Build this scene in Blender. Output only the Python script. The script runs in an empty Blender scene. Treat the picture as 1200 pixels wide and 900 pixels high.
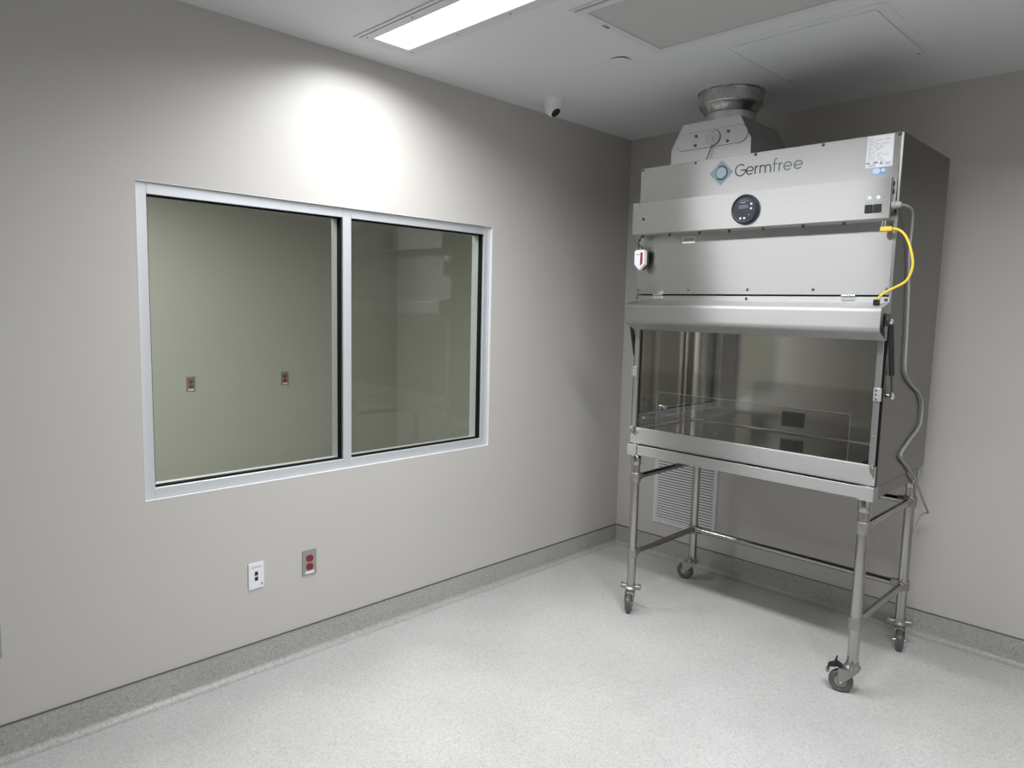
import bpy, bmesh, math, random
from mathutils import Vector, Matrix

random.seed(7)
S = bpy.context.scene
COL = S.collection

# ------------------------------------------------------------------ camera
CAM = (2.8859, -3.9631, 1.6231)
YAW, PITCH, ROLL, FPX = 0.7837, -0.1078, 0.0232, 830.37
fw = Vector((-math.sin(YAW)*math.cos(PITCH), math.cos(YAW)*math.cos(PITCH), math.sin(PITCH)))
r0 = Vector((math.cos(YAW), math.sin(YAW), 0)); u0 = r0.cross(fw)
rt = math.cos(ROLL)*r0 + math.sin(ROLL)*u0
up = -math.sin(ROLL)*r0 + math.cos(ROLL)*u0
cd = bpy.data.cameras.new('camera'); cam = bpy.data.objects.new('camera', cd); COL.objects.link(cam)
cd.sensor_fit = 'HORIZONTAL'; cd.sensor_width = 36.0; cd.lens = FPX/1200*36; cd.clip_start = 0.02
m = Matrix((rt, up, -fw)).transposed().to_4x4(); m.translation = Vector(CAM); cam.matrix_world = m
S.camera = cam

# ------------------------------------------------------------------ world, exposure
w = bpy.data.worlds.new('world'); S.world = w; w.use_nodes = True
w.node_tree.nodes['Background'].inputs[0].default_value = (0.5, 0.5, 0.5, 1)
w.node_tree.nodes['Background'].inputs[1].default_value = 0.02
vs = S.view_settings
vs.view_transform = 'Standard'; vs.look = 'None'; vs.gamma = 1.0; vs.use_curve_mapping = False
vs.exposure = 0.85
LAMP_W = 17.5            # main ceiling fixtures
LAMP2_W = 28.5
LAMP_ADJ_W = 32.0        # fixture of the room behind the window
LAMP_COL = (0.96, 0.98, 1.0)
SPREAD = math.radians(160)

# ------------------------------------------------------------------ materials
def newmat(name):
    mt = bpy.data.materials.new(name); mt.use_nodes = True
    nt = mt.node_tree; return mt, nt, nt.nodes['Principled BSDF']
def plain(name, col, rough=0.5, metal=0.0, spec=0.5):
    mt, nt, b = newmat(name)
    b.inputs['Base Color'].default_value = (*col, 1); b.inputs['Roughness'].default_value = rough
    b.inputs['Metallic'].default_value = metal; b.inputs['Specular IOR Level'].default_value = spec
    # slight procedural variation of gloss
    n = nt.nodes.new('ShaderNodeTexNoise'); n.inputs['Scale'].default_value = 40
    tc = nt.nodes.new('ShaderNodeTexCoord'); nt.links.new(tc.outputs['Object'], n.inputs['Vector'])
    mr = nt.nodes.new('ShaderNodeMapRange'); mr.inputs[3].default_value = max(0.02, rough-0.04); mr.inputs[4].default_value = min(1, rough+0.04)
    nt.links.new(n.outputs['Fac'], mr.inputs[0]); nt.links.new(mr.outputs[0], b.inputs['Roughness'])
    return mt
def paint(name, col, rough, bump=0.03, scale=220):
    mt, nt, b = newmat(name)
    tc = nt.nodes.new('ShaderNodeTexCoord')
    n1 = nt.nodes.new('ShaderNodeTexNoise'); n1.inputs['Scale'].default_value = 1.3; n1.inputs['Detail'].default_value = 4
    n2 = nt.nodes.new('ShaderNodeTexNoise'); n2.inputs['Scale'].default_value = scale; n2.inputs['Detail'].default_value = 3
    for n in (n1, n2): nt.links.new(tc.outputs['Object'], n.inputs['Vector'])
    mx = nt.nodes.new('ShaderNodeMix'); mx.data_type = 'RGBA'
    mx.inputs['A'].default_value = (*[c*0.975 for c in col], 1); mx.inputs['B'].default_value = (*[min(1, c*1.025) for c in col], 1)
    nt.links.new(n1.outputs['Fac'], mx.inputs['Factor']); nt.links.new(mx.outputs['Result'], b.inputs['Base Color'])
    bp = nt.nodes.new('ShaderNodeBump'); bp.inputs['Strength'].default_value = bump; bp.inputs['Distance'].default_value = 0.002
    nt.links.new(n2.outputs['Fac'], bp.inputs['Height']); nt.links.new(bp.outputs['Normal'], b.inputs['Normal'])
    b.inputs['Roughness'].default_value = rough
    return mt
def speckle(name, c0, c1, c2, rough):
    mt, nt, b = newmat(name)
    tc = nt.nodes.new('ShaderNodeTexCoord')
    v = nt.nodes.new('ShaderNodeTexVoronoi'); v.inputs['Scale'].default_value = 170
    n = nt.nodes.new('ShaderNodeTexNoise'); n.inputs['Scale'].default_value = 110; n.inputs['Detail'].default_value = 3
    g = nt.nodes.new('ShaderNodeTexNoise'); g.inputs['Scale'].default_value = 2.2; g.inputs['Detail'].default_value = 4
    for k in (v, n, g): nt.links.new(tc.outputs['Object'], k.inputs['Vector'])
    sp = nt.nodes.new('ShaderNodeSeparateColor'); nt.links.new(v.outputs['Color'], sp.inputs[0])
    cr = nt.nodes.new('ShaderNodeValToRGB'); e = cr.color_ramp.elements
    e[0].position = 0.0; e[0].color = (*c0, 1); e[1].position = 1.0; e[1].color = (*c2, 1)
    k = cr.color_ramp.elements.new(0.28); k.color = (*c1, 1); k = cr.color_ramp.elements.new(0.75); k.color = (*c1, 1)
    nt.links.new(sp.outputs[0], cr.inputs[0])
    mr = nt.nodes.new('ShaderNodeMapRange'); mr.inputs[1].default_value = 0.3; mr.inputs[2].default_value = 0.7
    mr.inputs[3].default_value = 0.93; mr.inputs[4].default_value = 1.05
    nt.links.new(g.outputs['Fac'], mr.inputs[0])
    mx = nt.nodes.new('ShaderNodeMix'); mx.data_type = 'RGBA'; mx.blend_type = 'MULTIPLY'; mx.inputs['Factor'].default_value = 1
    nt.links.new(cr.outputs[0], mx.inputs['A']); nt.links.new(mr.outputs[0], mx.inputs['B'])
    nt.links.new(mx.outputs['Result'], b.inputs['Base Color'])
    bp = nt.nodes.new('ShaderNodeBump'); bp.inputs['Strength'].default_value = 0.12; bp.inputs['Distance'].default_value = 0.002
    nt.links.new(n.outputs['Fac'], bp.inputs['Height']); nt.links.new(bp.outputs['Normal'], b.inputs['Normal'])
    b.inputs['Roughness'].default_value = rough
    return mt
def steel(name, tangent, col=(0.485, 0.483, 0.478), rough=0.375, aniso=1.0, grain=(1.2, 1.2, 320), var=0.015):
    """brushed stainless; tangent = world direction across the grain"""
    mt, nt, b = newmat(name)
    b.inputs['Metallic'].default_value = 1.0
    tc = nt.nodes.new('ShaderNodeTexCoord')
    mp = nt.nodes.new('ShaderNodeMapping'); mp.inputs['Scale'].default_value = grain
    nt.links.new(tc.outputs['Object'], mp.inputs['Vector'])
    n = nt.nodes.new('ShaderNodeTexNoise'); n.inputs['Scale'].default_value = 1.0; n.inputs['Detail'].default_value = 5
    nt.links.new(mp.outputs[0], n.inputs['Vector'])
    mr = nt.nodes.new('ShaderNodeMapRange'); mr.inputs[1].default_value = 0.25; mr.inputs[2].default_value = 0.75
    mr.inputs[3].default_value = rough-var; mr.inputs[4].default_value = rough+var
    nt.links.new(n.outputs['Fac'], mr.inputs[0]); nt.links.new(mr.outputs[0], b.inputs['Roughness'])
    mx = nt.nodes.new('ShaderNodeMix'); mx.data_type = 'RGBA'
    mx.inputs['A'].default_value = (*[c*0.95 for c in col], 1); mx.inputs['B'].default_value = (*[c*1.04 for c in col], 1)
    nt.links.new(n.outputs['Fac'], mx.inputs['Factor']); nt.links.new(mx.outputs['Result'], b.inputs['Base Color'])
    if aniso > 0:
        b.inputs['Anisotropic'].default_value = aniso
        cv = nt.nodes.new('ShaderNodeCombineXYZ')
        for i in range(3): cv.inputs[i].default_value = tangent[i]
        nt.links.new(cv.outputs[0], b.inputs['Tangent'])
    return mt
def glass(name, tint, refl=1.0, ior=1.5):
    mt = bpy.data.materials.new(name); mt.use_nodes = True; nt = mt.node_tree
    nt.nodes.clear(); out = nt.nodes.new('ShaderNodeOutputMaterial')
    tr = nt.nodes.new('ShaderNodeBsdfTransparent'); tr.inputs[0].default_value = (*tint, 1)
    gl = nt.nodes.new('ShaderNodeBsdfGlossy'); gl.inputs['Roughness'].default_value = 0.005
    gl.inputs['Color'].default_value = (refl, refl, refl, 1)
    lw = nt.nodes.new('ShaderNodeLayerWeight'); lw.inputs[0].default_value = 0.5     # facing = 1-cos
    pw = nt.nodes.new('ShaderNodeMath'); pw.operation = 'POWER'; pw.inputs[1].default_value = 5
    nt.links.new(lw.outputs['Facing'], pw.inputs[0])
    fr = nt.nodes.new('ShaderNodeMath'); fr.operation = 'MULTIPLY_ADD'
    f0 = ((ior-1)/(ior+1))**2; fr.inputs[1].default_value = 1-f0; fr.inputs[2].default_value = f0
    nt.links.new(pw.outputs[0], fr.inputs[0])
    mx = nt.nodes.new('ShaderNodeMixShader')
    nt.links.new(fr.outputs[0], mx.inputs[0]); nt.links.new(tr.outputs[0], mx.inputs[1]); nt.links.new(gl.outputs[0], mx.inputs[2])
    nt.links.new(mx.outputs[0], out.inputs[0])
    return mt
def emit(name, col, strength):
    mt, nt, b = newmat(name)
    b.inputs['Base Color'].default_value = (0.8, 0.8, 0.8, 1); b.inputs['Emission Color'].default_value = (*col, 1)
    b.inputs['Emission Strength'].default_value = strength
    return mt
def perforated(name, ca, cb):
    mt, nt, b = newmat(name)
    tc = nt.nodes.new('ShaderNodeTexCoord')
    v = nt.nodes.new('ShaderNodeTexVoronoi'); v.inputs['Scale'].default_value = 105; v.inputs['Randomness'].default_value = 0.0
    nt.links.new(tc.outputs['Object'], v.inputs['Vector'])
    cr = nt.nodes.new('ShaderNodeValToRGB'); cr.color_ramp.interpolation = 'LINEAR'
    cr.color_ramp.elements[0].position = 0.36; cr.color_ramp.elements[0].color = (*cb, 1)
    cr.color_ramp.elements[1].position = 0.42; cr.color_ramp.elements[1].color = (*ca, 1)
    nt.links.new(v.outputs['Distance'], cr.inputs[0]); nt.links.new(cr.outputs[0], b.inputs['Base Color'])
    b.inputs['Roughness'].default_value = 0.5
    return mt

M = {}
M['wall'] = paint('wall_paint', (0.54, 0.522, 0.495), 0.42)
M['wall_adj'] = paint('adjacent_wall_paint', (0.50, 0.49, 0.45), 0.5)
M['ceiling'] = paint('ceiling_paint', (0.735, 0.75, 0.77), 0.55)
M['floor'] = speckle('speckled_floor', (0.41, 0.406, 0.397), (0.50, 0.497, 0.487), (0.57, 0.567, 0.558), 0.40)
M['base'] = speckle('speckled_base', (0.30, 0.296, 0.285), (0.40, 0.395, 0.382), (0.48, 0.475, 0.463), 0.45)
M['trim'] = plain('trim_metal', (0.20, 0.20, 0.19), 0.35, 1.0)
M['alu'] = plain('anodised_aluminium', (0.62, 0.64, 0.665), 0.40, 0.40)
M['gasket'] = plain('black_gasket', (0.006, 0.006, 0.007), 0.7, 0.0, 0.1)
M['wglass'] = glass('window_glass', (0.86, 0.875, 0.83))
M['sglass'] = glass('sash_glass', (0.975, 0.975, 0.97))
M['cglass'] = glass('closure_glass', (0.88, 0.88, 0.87))
M['steel'] = steel('brushed_steel_front', (0, 0, 1))
M['steel_shaded'] = steel('brushed_steel_shaded', (0, 1, 0), (0.205, 0.197, 0.183), 0.24, 0.0, (30, 30, 0.8), 0.02)  # same stainless, base colour darkened to paint in the dim reflection on the sides
M['steel_in'] = steel('polished_steel_inner', (0, 0, 1), (0.62, 0.605, 0.58), 0.11, 0.0, (3, 3, 60), 0.02)
M['steel_tube'] = steel('tube_steel', (0, 0, 1), (0.42, 0.41, 0.39), 0.15, 0.0, (3, 3, 3), 0.03)
M['plate'] = plain('plate_steel', (0.40, 0.405, 0.40), 0.42, 0.85)
M['strip'] = plain('strip_steel', (0.50, 0.505, 0.51), 0.34, 0.9)
M['cast'] = plain('cast_steel', (0.36, 0.35, 0.33), 0.45, 0.9)
M['steel_dull'] = steel('dull_steel', (0, 0, 1), (0.62, 0.63, 0.64), 0.45, 0.5, (2, 2, 120))
M['galv'] = steel('galvanised_duct', (0, 0, 1), (0.64, 0.64, 0.63), 0.27, 0.0, (14, 14, 14), 0.08)
M['bolt'] = plain('bolt_metal', (0.14, 0.14, 0.135), 0.35, 1.0)
M['chrome'] = plain('chrome', (0.75, 0.75, 0.75), 0.14, 1.0)
M['black'] = plain('black_plastic', (0.012, 0.012, 0.014), 0.4)
M['navy'] = plain('gauge_navy', (0.014, 0.018, 0.03), 0.35)
M['navy2'] = plain('gauge_face', (0.022, 0.027, 0.042), 0.45)
M['lcd'] = plain('lcd_grey', (0.14, 0.15, 0.16), 0.3)
M['white'] = plain('white_plastic', (0.80, 0.81, 0.83), 0.4)
M['whitepaint'] = plain('white_enamel', (0.68, 0.69, 0.70), 0.45)
M['paper'] = plain('paper_label', (0.82, 0.83, 0.86), 0.6)
M['ink'] = plain('grey_ink', (0.36, 0.37, 0.40), 0.6)
M['inkdark'] = plain('dark_ink', (0.05, 0.05, 0.06), 0.6)
M['blue'] = plain('blue_label', (0.16, 0.38, 0.66), 0.5)
M['lblue'] = plain('pale_blue_label', (0.55, 0.70, 0.86), 0.5)
M['letter_d'] = plain('lettering_navy', (0.022, 0.028, 0.055), 0.5)
M['letter_l'] = plain('lettering_teal', (0.10, 0.17, 0.18), 0.5)
M['emblem'] = plain('emblem_blue', (0.25, 0.31, 0.36), 0.5)
M['emblem2'] = plain('emblem_pale', (0.34, 0.46, 0.52), 0.5)
M['red'] = plain('red_receptacle', (0.25, 0.012, 0.022), 0.45)
M['redink'] = plain('red_print', (0.30, 0.03, 0.04), 0.6)
M['yellow'] = plain('yellow_cable', (0.74, 0.52, 0.05), 0.45)
M['cord'] = plain('grey_cord', (0.33, 0.33, 0.33), 0.5)
M['tire'] = plain('grey_tread', (0.09, 0.09, 0.095), 0.35)
M['hub'] = plain('tan_hub', (0.27, 0.245, 0.19), 0.5)
M['perf'] = perforated('perforated_sheet', (0.53, 0.53, 0.53), (0.24, 0.24, 0.24))
M['lens'] = emit('lamp_lens', (1.0, 0.99, 0.97), 1.6)

# ------------------------------------------------------------------ helpers
LOC = {}      # root object name -> world location
def _root(p):
    while p.parent: p = p.parent
    return LOC.get(p.name, Vector((0, 0, 0)))
def link(name, me, mat, parent=None, smooth=None):
    o = bpy.data.objects.new(name, me); COL.objects.link(o)
    if mat is not None and not me.materials: me.materials.append(mat)
    if parent: o.parent = parent
    return o
def finish(bm, smooth):
    bmesh.ops.recalc_face_normals(bm, faces=bm.faces)
    if smooth:
        for f in bm.faces: f.smooth = True
        for e in bm.edges:
            if len(e.link_faces) == 2 and e.calc_face_angle() > math.radians(38): e.smooth = False
def obj(name, bm, mat, parent=None, smooth=True):
    """bm in world coordinates"""
    if parent is not None:
        off = _root(parent); bmesh.ops.translate(bm, verts=bm.verts, vec=-off)
    finish(bm, smooth)
    me = bpy.data.meshes.new(name); bm.to_mesh(me); bm.free()
    o = link(name, me, mat, parent)
    if smooth:
        wn = o.modifiers.new('weighted_normal', 'WEIGHTED_NORMAL'); wn.keep_sharp = True; wn.weight = 100
    return o
def mesh_of(name, bm, mat, smooth=True):
    finish(bm, smooth); me = bpy.data.meshes.new(name); bm.to_mesh(me); bm.free(); me.materials.append(mat); return me
def inst(name, me, parent, loc, rot=None):
    o = bpy.data.objects.new(name, me); COL.objects.link(o); o.parent = parent
    l = Vector(loc) - (_root(parent) if parent else Vector((0, 0, 0)))
    o.matrix_local = Matrix.Translation(l) @ (rot.to_4x4() if rot is not None else Matrix.Identity(4))
    return o
def thing(name, label, cat, loc, group=None):
    o = bpy.data.objects.new(name, None); COL.objects.link(o); o.empty_display_size = 0.05
    o.location = loc; LOC[o.name] = Vector(loc); o['label'] = label; o['category'] = cat
    if group: o['group'] = group
    return o
def struct(o, label=None, cat=None):
    o['kind'] = 'structure'
    if label: o['label'] = label
    if cat: o['category'] = cat
    return o
def box(x0, x1, y0, y1, z0, z1, bev=0.0, seg=2, bm=None):
    b = bmesh.new()
    vs_ = [b.verts.new((x, y, z)) for z in (z0, z1) for y in (y0, y1) for x in (x0, x1)]
    for f in ((0,1,3,2),(4,6,7,5),(0,4,5,1),(2,3,7,6),(0,2,6,4),(1,5,7,3)): b.faces.new([vs_[i] for i in f])
    if bev > 0: bmesh.ops.bevel(b, geom=list(b.edges), offset=bev, segments=seg, affect='EDGES', profile=0.6)
    return merge(bm, b)
def merge(bm, b):
    if bm is None: return b
    me = bpy.data.meshes.new('tmp'); b.to_mesh(me); bm.from_mesh(me); bpy.data.meshes.remove(me); b.free(); return bm
def frame_from(d):
    d = Vector(d).normalized()
    a = Vector((0, 0, 1)) if abs(d.z) < 0.9 else Vector((1, 0, 0))
    u = d.cross(a).normalized(); v = d.cross(u).normalized(); return d, u, v
def cyl(p0, p1, r0_, r1_=None, n=24, bm=None, cap=True):
    if r1_ is None: r1_ = r0_
    p0 = Vector(p0); p1 = Vector(p1); d, u, v = frame_from(p1-p0)
    b = bm or bmesh.new()
    A = [b.verts.new(p0+r0_*(math.cos(t)*u+math.sin(t)*v)) for t in [2*math.pi*i/n for i in range(n)]]
    B = [b.verts.new(p1+r1_*(math.cos(t)*u+math.sin(t)*v)) for t in [2*math.pi*i/n for i in range(n)]]
    for i in range(n): b.faces.new((A[i], A[(i+1) % n], B[(i+1) % n], B[i]))
    if cap: b.faces.new(A[::-1]); b.faces.new(B)
    return b
def lathe(c, d, prof, n=32, bm=None):
    """prof: list of (distance along d, radius)"""
    c = Vector(c); d, u, v = frame_from(d); b = bm or bmesh.new(); rings = []
    for h, r in prof:
        if r < 1e-6: rings.append([b.verts.new(c+h*d)])
        else: rings.append([b.verts.new(c+h*d+r*(math.cos(2*math.pi*i/n)*u+math.sin(2*math.pi*i/n)*v)) for i in range(n)])
    for A, B in zip(rings, rings[1:]):
        for i in range(n):
            j = (i+1) % n
            if len(A) == 1 and len(B) == 1: continue
            if len(A) == 1: b.faces.new((A[0], B[j], B[i]))
            elif len(B) == 1: b.faces.new((A[i], A[j], B[0]))
            else: b.faces.new((A[i], A[j], B[j], B[i]))
    for R_, rev in ((rings[0], True), (rings[-1], False)):
        if len(R_) > 1: b.faces.new(R_[::-1] if rev else R_)
    return b
def smooth_path(pts, k=8):
    pts = [Vector(p) for p in pts]; out = []
    for i in range(len(pts)-1):
        p0 = pts[max(i-1, 0)]; p1 = pts[i]; p2 = pts[i+1]; p3 = pts[min(i+2, len(pts)-1)]
        for j in range(k):
            t = j/k
            out.append(0.5*((2*p1)+(-p0+p2)*t+(2*p0-5*p1+4*p2-p3)*t*t+(-p0+3*p1-3*p2+p3)*t**3))
    out.append(pts[-1]); return out
def tube(pts, r, n=10, bm=None, k=8, smooth=True):
    P = smooth_path(pts, k) if smooth else [Vector(p) for p in pts]
    b = bm or bmesh.new(); rings = []; d0 = (P[1]-P[0]).normalized(); _, u, v = frame_from(d0)
    for i, p in enumerate(P):
        d = (P[min(i+1, len(P)-1)]-P[max(i-1, 0)]).normalized()
        u = (u-d*u.dot(d)).normalized(); v = d.cross(u)
        rings.append([b.verts.new(p+r*(math.cos(2*math.pi*q/n)*u+math.sin(2*math.pi*q/n)*v)) for q in range(n)])
    for A, B in zip(rings, rings[1:]):
        for q in range(n): b.faces.new((A[q], A[(q+1) % n], B[(q+1) % n], B[q]))
    b.faces.new(rings[0][::-1]); b.faces.new(rings[-1]); return b
def prism(poly, axis, a, c, bev=0.0, bm=None):
    """poly of 2D points in the other two axes (cyclic x,y,z order without axis), extruded a..c along axis"""
    b = bmesh.new()
    def P(q, t):
        l = [q[0], q[1]]; l.insert(axis, t); return l
    A = [b.verts.new(P(q, a)) for q in poly]; B = [b.verts.new(P(q, c)) for q in poly]; n = len(poly)
    for i in range(n): b.faces.new((A[i], A[(i+1) % n], B[(i+1) % n], B[i]))
    b.faces.new(A[::-1]); b.faces.new(B)
    if bev > 0: bmesh.ops.bevel(b, geom=list(b.edges), offset=bev, segments=2, affect='EDGES', profile=0.6)
    return merge(bm, b)
def arc(cx, cz, r, a0, a1, n=16, rz=None):
    rz = rz or r
    return [(cx+r*math.cos(math.radians(a0+(a1-a0)*i/n)), cz+rz*math.sin(math.radians(a0+(a1-a0)*i/n))) for i in range(n+1)]
def ribbon(paths, wd, y, th=0.0008):
    """flat strokes in an xz plane at y, standing th proud towards -y"""
    b = bmesh.new()
    for pts in paths:
        pts = [Vector((p[0], p[1])) for p in pts]; L = []; R = []
        for i, p in enumerate(pts):
            d = (pts[min(i+1, len(pts)-1)]-pts[max(i-1, 0)]).normalized(); nn = Vector((-d.y, d.x))*wd/2
            L.append(p+nn); R.append(p-nn)
        fl = [b.verts.new((q.x, y-th, q.y)) for q in L]; fr = [b.verts.new((q.x, y-th, q.y)) for q in R]
        bl = [b.verts.new((q.x, y, q.y)) for q in L]; br = [b.verts.new((q.x, y, q.y)) for q in R]
        for i in range(len(pts)-1):
            b.faces.new((fl[i], fl[i+1], fr[i+1], fr[i])); b.faces.new((bl[i], bl[i+1], fl[i+1], fl[i])); b.faces.new((fr[i], fr[i+1], br[i+1], br[i]))
        b.faces.new((fl[0], fr[0], br[0], bl[0])); b.faces.new((fl[-1], bl[-1], br[-1], fr[-1]))
    return b

# ------------------------------------------------------------------ room shell
H = 2.74; XR = 3.6; YF = -6.2
WY0, WY1, WZ0, WZ1 = -3.0625, -1.247, 0.8415, 2.0595      # window opening
struct(obj('floor', box(0, XR, YF, 0, -0.05, 0.0), M['floor'], smooth=False))
struct(obj('ceiling', box(-0.0, XR, YF, 0, H, H+0.06), M['ceiling'], smooth=False))
WT = 0.125
b = box(-WT, 0, YF, WY0, 0, H); box(-WT, 0, WY1, 0, 0, H, bm=b)
box(-WT, 0, WY0, WY1, 0, WZ0, bm=b); box(-WT, 0, WY0, WY1, WZ1, H, bm=b)
struct(obj('wall_left', b, M['wall'], smooth=False))
struct(obj('wall_back', box(0, XR+0.1, 0, 0.12, 0, H), M['wall'], smooth=False))
struct(obj('wall_right', box(XR, XR+0.1, YF-0.1, 0, 0, H), M['wall'], smooth=False))
struct(obj('wall_front', box(-WT, XR, YF-0.1, YF, 0, H), M['wall'], smooth=False))

# integral coved base along the walls, mitred in the corner
HB = 0.127
prof = [(0.0, HB), (0.005, HB), (0.005, 0.035)]
prof += [(0.005+0.030*(1-math.cos(math.radians(a))), 0.0355-0.030*math.sin(math.radians(a))-0.004) for a in (15, 30, 45, 60, 75, 90)]
prof += [(0.036, 0.0008), (0.0, 0.0008)]
def base_run(name, pts):
    b = bmesh.new(); rings = [[b.verts.new(f(d, z)) for d, z in prof] for f in pts]
    for A, B in zip(rings, rings[1:]):
        for i in range(len(prof)): j = (i+1) % len(prof); b.faces.new((A[i], A[j], B[j], B[i]))
    b.faces.new(rings[0]); b.faces.new(rings[-1][::-1])
    return struct(obj(name, b, M['base']))
base_run('baseboard_left', [lambda d, z: (d, YF+d, z), lambda d, z: (d, -d, z)])
base_run('baseboard_back', [lambda d, z: (d, -d, z), lambda d, z: (XR-d, -d, z)])
base_run('baseboard_right', [lambda d, z: (XR-d, -d, z), lambda d, z: (XR-d, YF+d, z)])
struct(obj('trim_1', box(0, 0.0065, YF, -0.0065, HB, HB+0.004), M['trim'], smooth=False))
struct(obj('trim_2', box(0, XR, -0.0065, 0, HB, HB+0.004), M['trim'], smooth=False))

# ------------------------------------------------------------------ room behind the window
AX = -2.9; AY1 = 0.21; AY0 = -4.6
struct(obj('wall_adjacent_far', box(AX-0.1, AX, AY0, AY1, 0, H), M['wall_adj'], smooth=False))
struct(obj('wall_adjacent_right', box(AX, -WT-0.001, AY1, AY1+0.1, 0, H), M['wall_adj'], smooth=False))
struct(obj('wall_adjacent_left', box(AX, -WT-0.001, AY0-0.1, AY0, 0, H), M['wall_adj'], smooth=False))
struct(obj('floor_adjacent', box(AX, -WT, AY0, AY1, -0.05, 0), M['floor'], smooth=False))
struct(obj('ceiling_adjacent', box(AX, -WT, AY0, AY1, H, H+0.06), M['ceiling'], smooth=False))
struct(obj('wall_adjacent_near', box(-WT, -WT+0.02, 0.12, AY1, 0, H), M['wall_adj'], smooth=False))

# ------------------------------------------------------------------ window
win = thing('window_1', 'two-pane interior window in silver aluminium frame in the left wall', 'window', (-0.06, (WY0+WY1)/2, WZ0))
struct(win)
FX0, FX1 = -0.118, -0.017; FWD = 0.042; G = 0.0015
def bar(name, y0, y1, z0, z1):
    return obj(name, box(FX0, FX1, y0, y1, z0, z1, 0.0012, 1), M['alu'], win)
bar('jamb', WY0+G, WY0+G+FWD, WZ0+G, WZ1-G); bar('jamb', WY1-G-FWD, WY1-G, WZ0+G, WZ1-G)
for q in ((WY0, WY0+0.0012, WZ0, WZ1), (WY1-0.0012, WY1, WZ0, WZ1), (WY0, WY1, WZ0, WZ0+0.0012), (WY0, WY1, WZ1-0.0012, WZ1)):
    obj('reveal_bead', box(-0.0175, 0.0006, *q), M['white'], win, smooth=False)
MY0, MY1 = -2.176, -2.131
bar('mullion', MY0, MY1, WZ0+G, WZ1-G)
for a, c in ((WY0+G+FWD, MY0), (MY1, WY1-G-FWD)):
    bar('head_rail', a, c, WZ1-G-FWD, WZ1-G) ; bar('sill_rail', a, c, WZ0+G, WZ0+G+FWD)
    za, zc = WZ0+G+FWD, WZ1-G-FWD
    g = obj('glass_pane', box(-0.0655, -0.0595, a+0.001, c-0.001, za+0.001, zc-0.001), M['wglass'], win, smooth=False)
    t = 0.006
    gb = box(-0.059, -0.031, a, a+t, za, zc); box(-0.059, -0.031, c-t, c, za, zc, bm=gb)
    box(-0.059, -0.031, a+t, c-t, za, za+t, bm=gb); box(-0.059, -0.031, a+t, c-t, zc-t, zc, bm=gb)
    obj('gasket', gb, M['gasket'], g, smooth=False)

# ------------------------------------------------------------------ ceiling fixtures
def ceiling_light(label, x0, y0, watts, lx=1.218, ly=0.18, rim=0.055):
    x1 = x0+lx; y1 = y0+ly; cx, cy = (x0+x1)/2, (y0+y1)/2
    t = thing('ceiling_light', label, 'ceiling light', (cx, cy, H), 'recessed strip lights')
    b = bmesh.new()
    def ring(e0, e1, za, zb, bm):
        box(x0-e1, x1+e1, y0-e1, y0-e0, za, zb, bm=bm); box(x0-e1, x1+e1, y1+e0, y1+e1, za, zb, bm=bm)
        box(x0-e1, x0-e0, y0-e0, y1+e0, za, zb, bm=bm); box(x1+e0, x1+e1, y0-e0, y1+e0, za, zb, bm=bm)
    ring(0.0, rim-0.012, H-0.008, H, b)
    obj('door_frame', b, M['whitepaint'], t, smooth=False)
    b = bmesh.new(); ring(rim-0.010, rim+0.006, H-0.005, H, b)
    obj('flange', b, M['whitepaint'], t, smooth=False)
    obj('lens', box(x0, x1, y0, y1, H-0.004, H), M['lens'], t, smooth=False)
    sm = mesh_of('screw', lathe((0, 0, 0), (0, 0, -1), [(0, 0.004), (0.002, 0.003), (0.0025, 0)], 10), M['bolt'])
    for i in range(5):
        for yy in (y0-rim*0.45, y1+rim*0.45): inst('screw', sm, t, (x0-0.01+(lx+0.02)*i/4, yy, H-0.008))
    ld = bpy.data.lights.new('strip_lamp', 'AREA'); ld.shape = 'RECTANGLE'; ld.size = lx-0.01; ld.size_y = ly-0.01
    ld.energy = watts; ld.color = LAMP_COL; ld.spread = SPREAD
    lo = bpy.data.objects.new('strip_lamp', ld); COL.objects.link(lo); lo.parent = t; lo.location = (0, 0, -0.009)
    return t
ceiling_light('bright recessed strip light in the ceiling above the window', 0.252, -2.19, LAMP_W)
ceiling_light('recessed strip light in the ceiling to the right of the perforated air grille', 1.83, -2.19, LAMP2_W)
ceiling_light('recessed strip light in the ceiling of the room behind the window', -1.75, -2.7, LAMP_ADJ_W)

# perforated supply grille
gx0, gx1, gy0, gy1 = 1.036, 2.255, -1.85, -1.255
t = thing('air_grille', 'long perforated grey air grille in a white frame in the ceiling', 'air grille', ((gx0+gx1)/2, (gy0+gy1)/2, H))
b = bmesh.new()
def rect_ring(bm, x0, x1, y0, y1, wd, za, zb):
    box(x0, x1, y0, y0+wd, za, zb, bm=bm); box(x0, x1, y1-wd, y1, za, zb, bm=bm)
    box(x0, x0+wd, y0+wd, y1-wd, za, zb, bm=bm); box(x1-wd, x1, y0+wd, y1-wd, za, zb, bm=bm)
rect_ring(b, gx0, gx1, gy0, gy1, 0.014, H-0.004, H)
obj('flange', b, M['whitepaint'], t, smooth=False)
b = bmesh.new(); rect_ring(b, gx0+0.016, gx1-0.016, gy0+0.016, gy1-0.016, 0.032, H-0.011, H)
obj('door_frame', b, M['whitepaint'], t, smooth=False)
obj('perforated_sheet', box(gx0+0.048, gx1-0.048, gy0+0.062, gy1-0.035, H-0.005, H-0.003), M['perf'], t, smooth=False)
obj('latch', box(gx0+0.022, gx0+0.036, -1.68, -1.64, H-0.015, H-0.011, 0.001, 1), M['chrome'], t)

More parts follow.
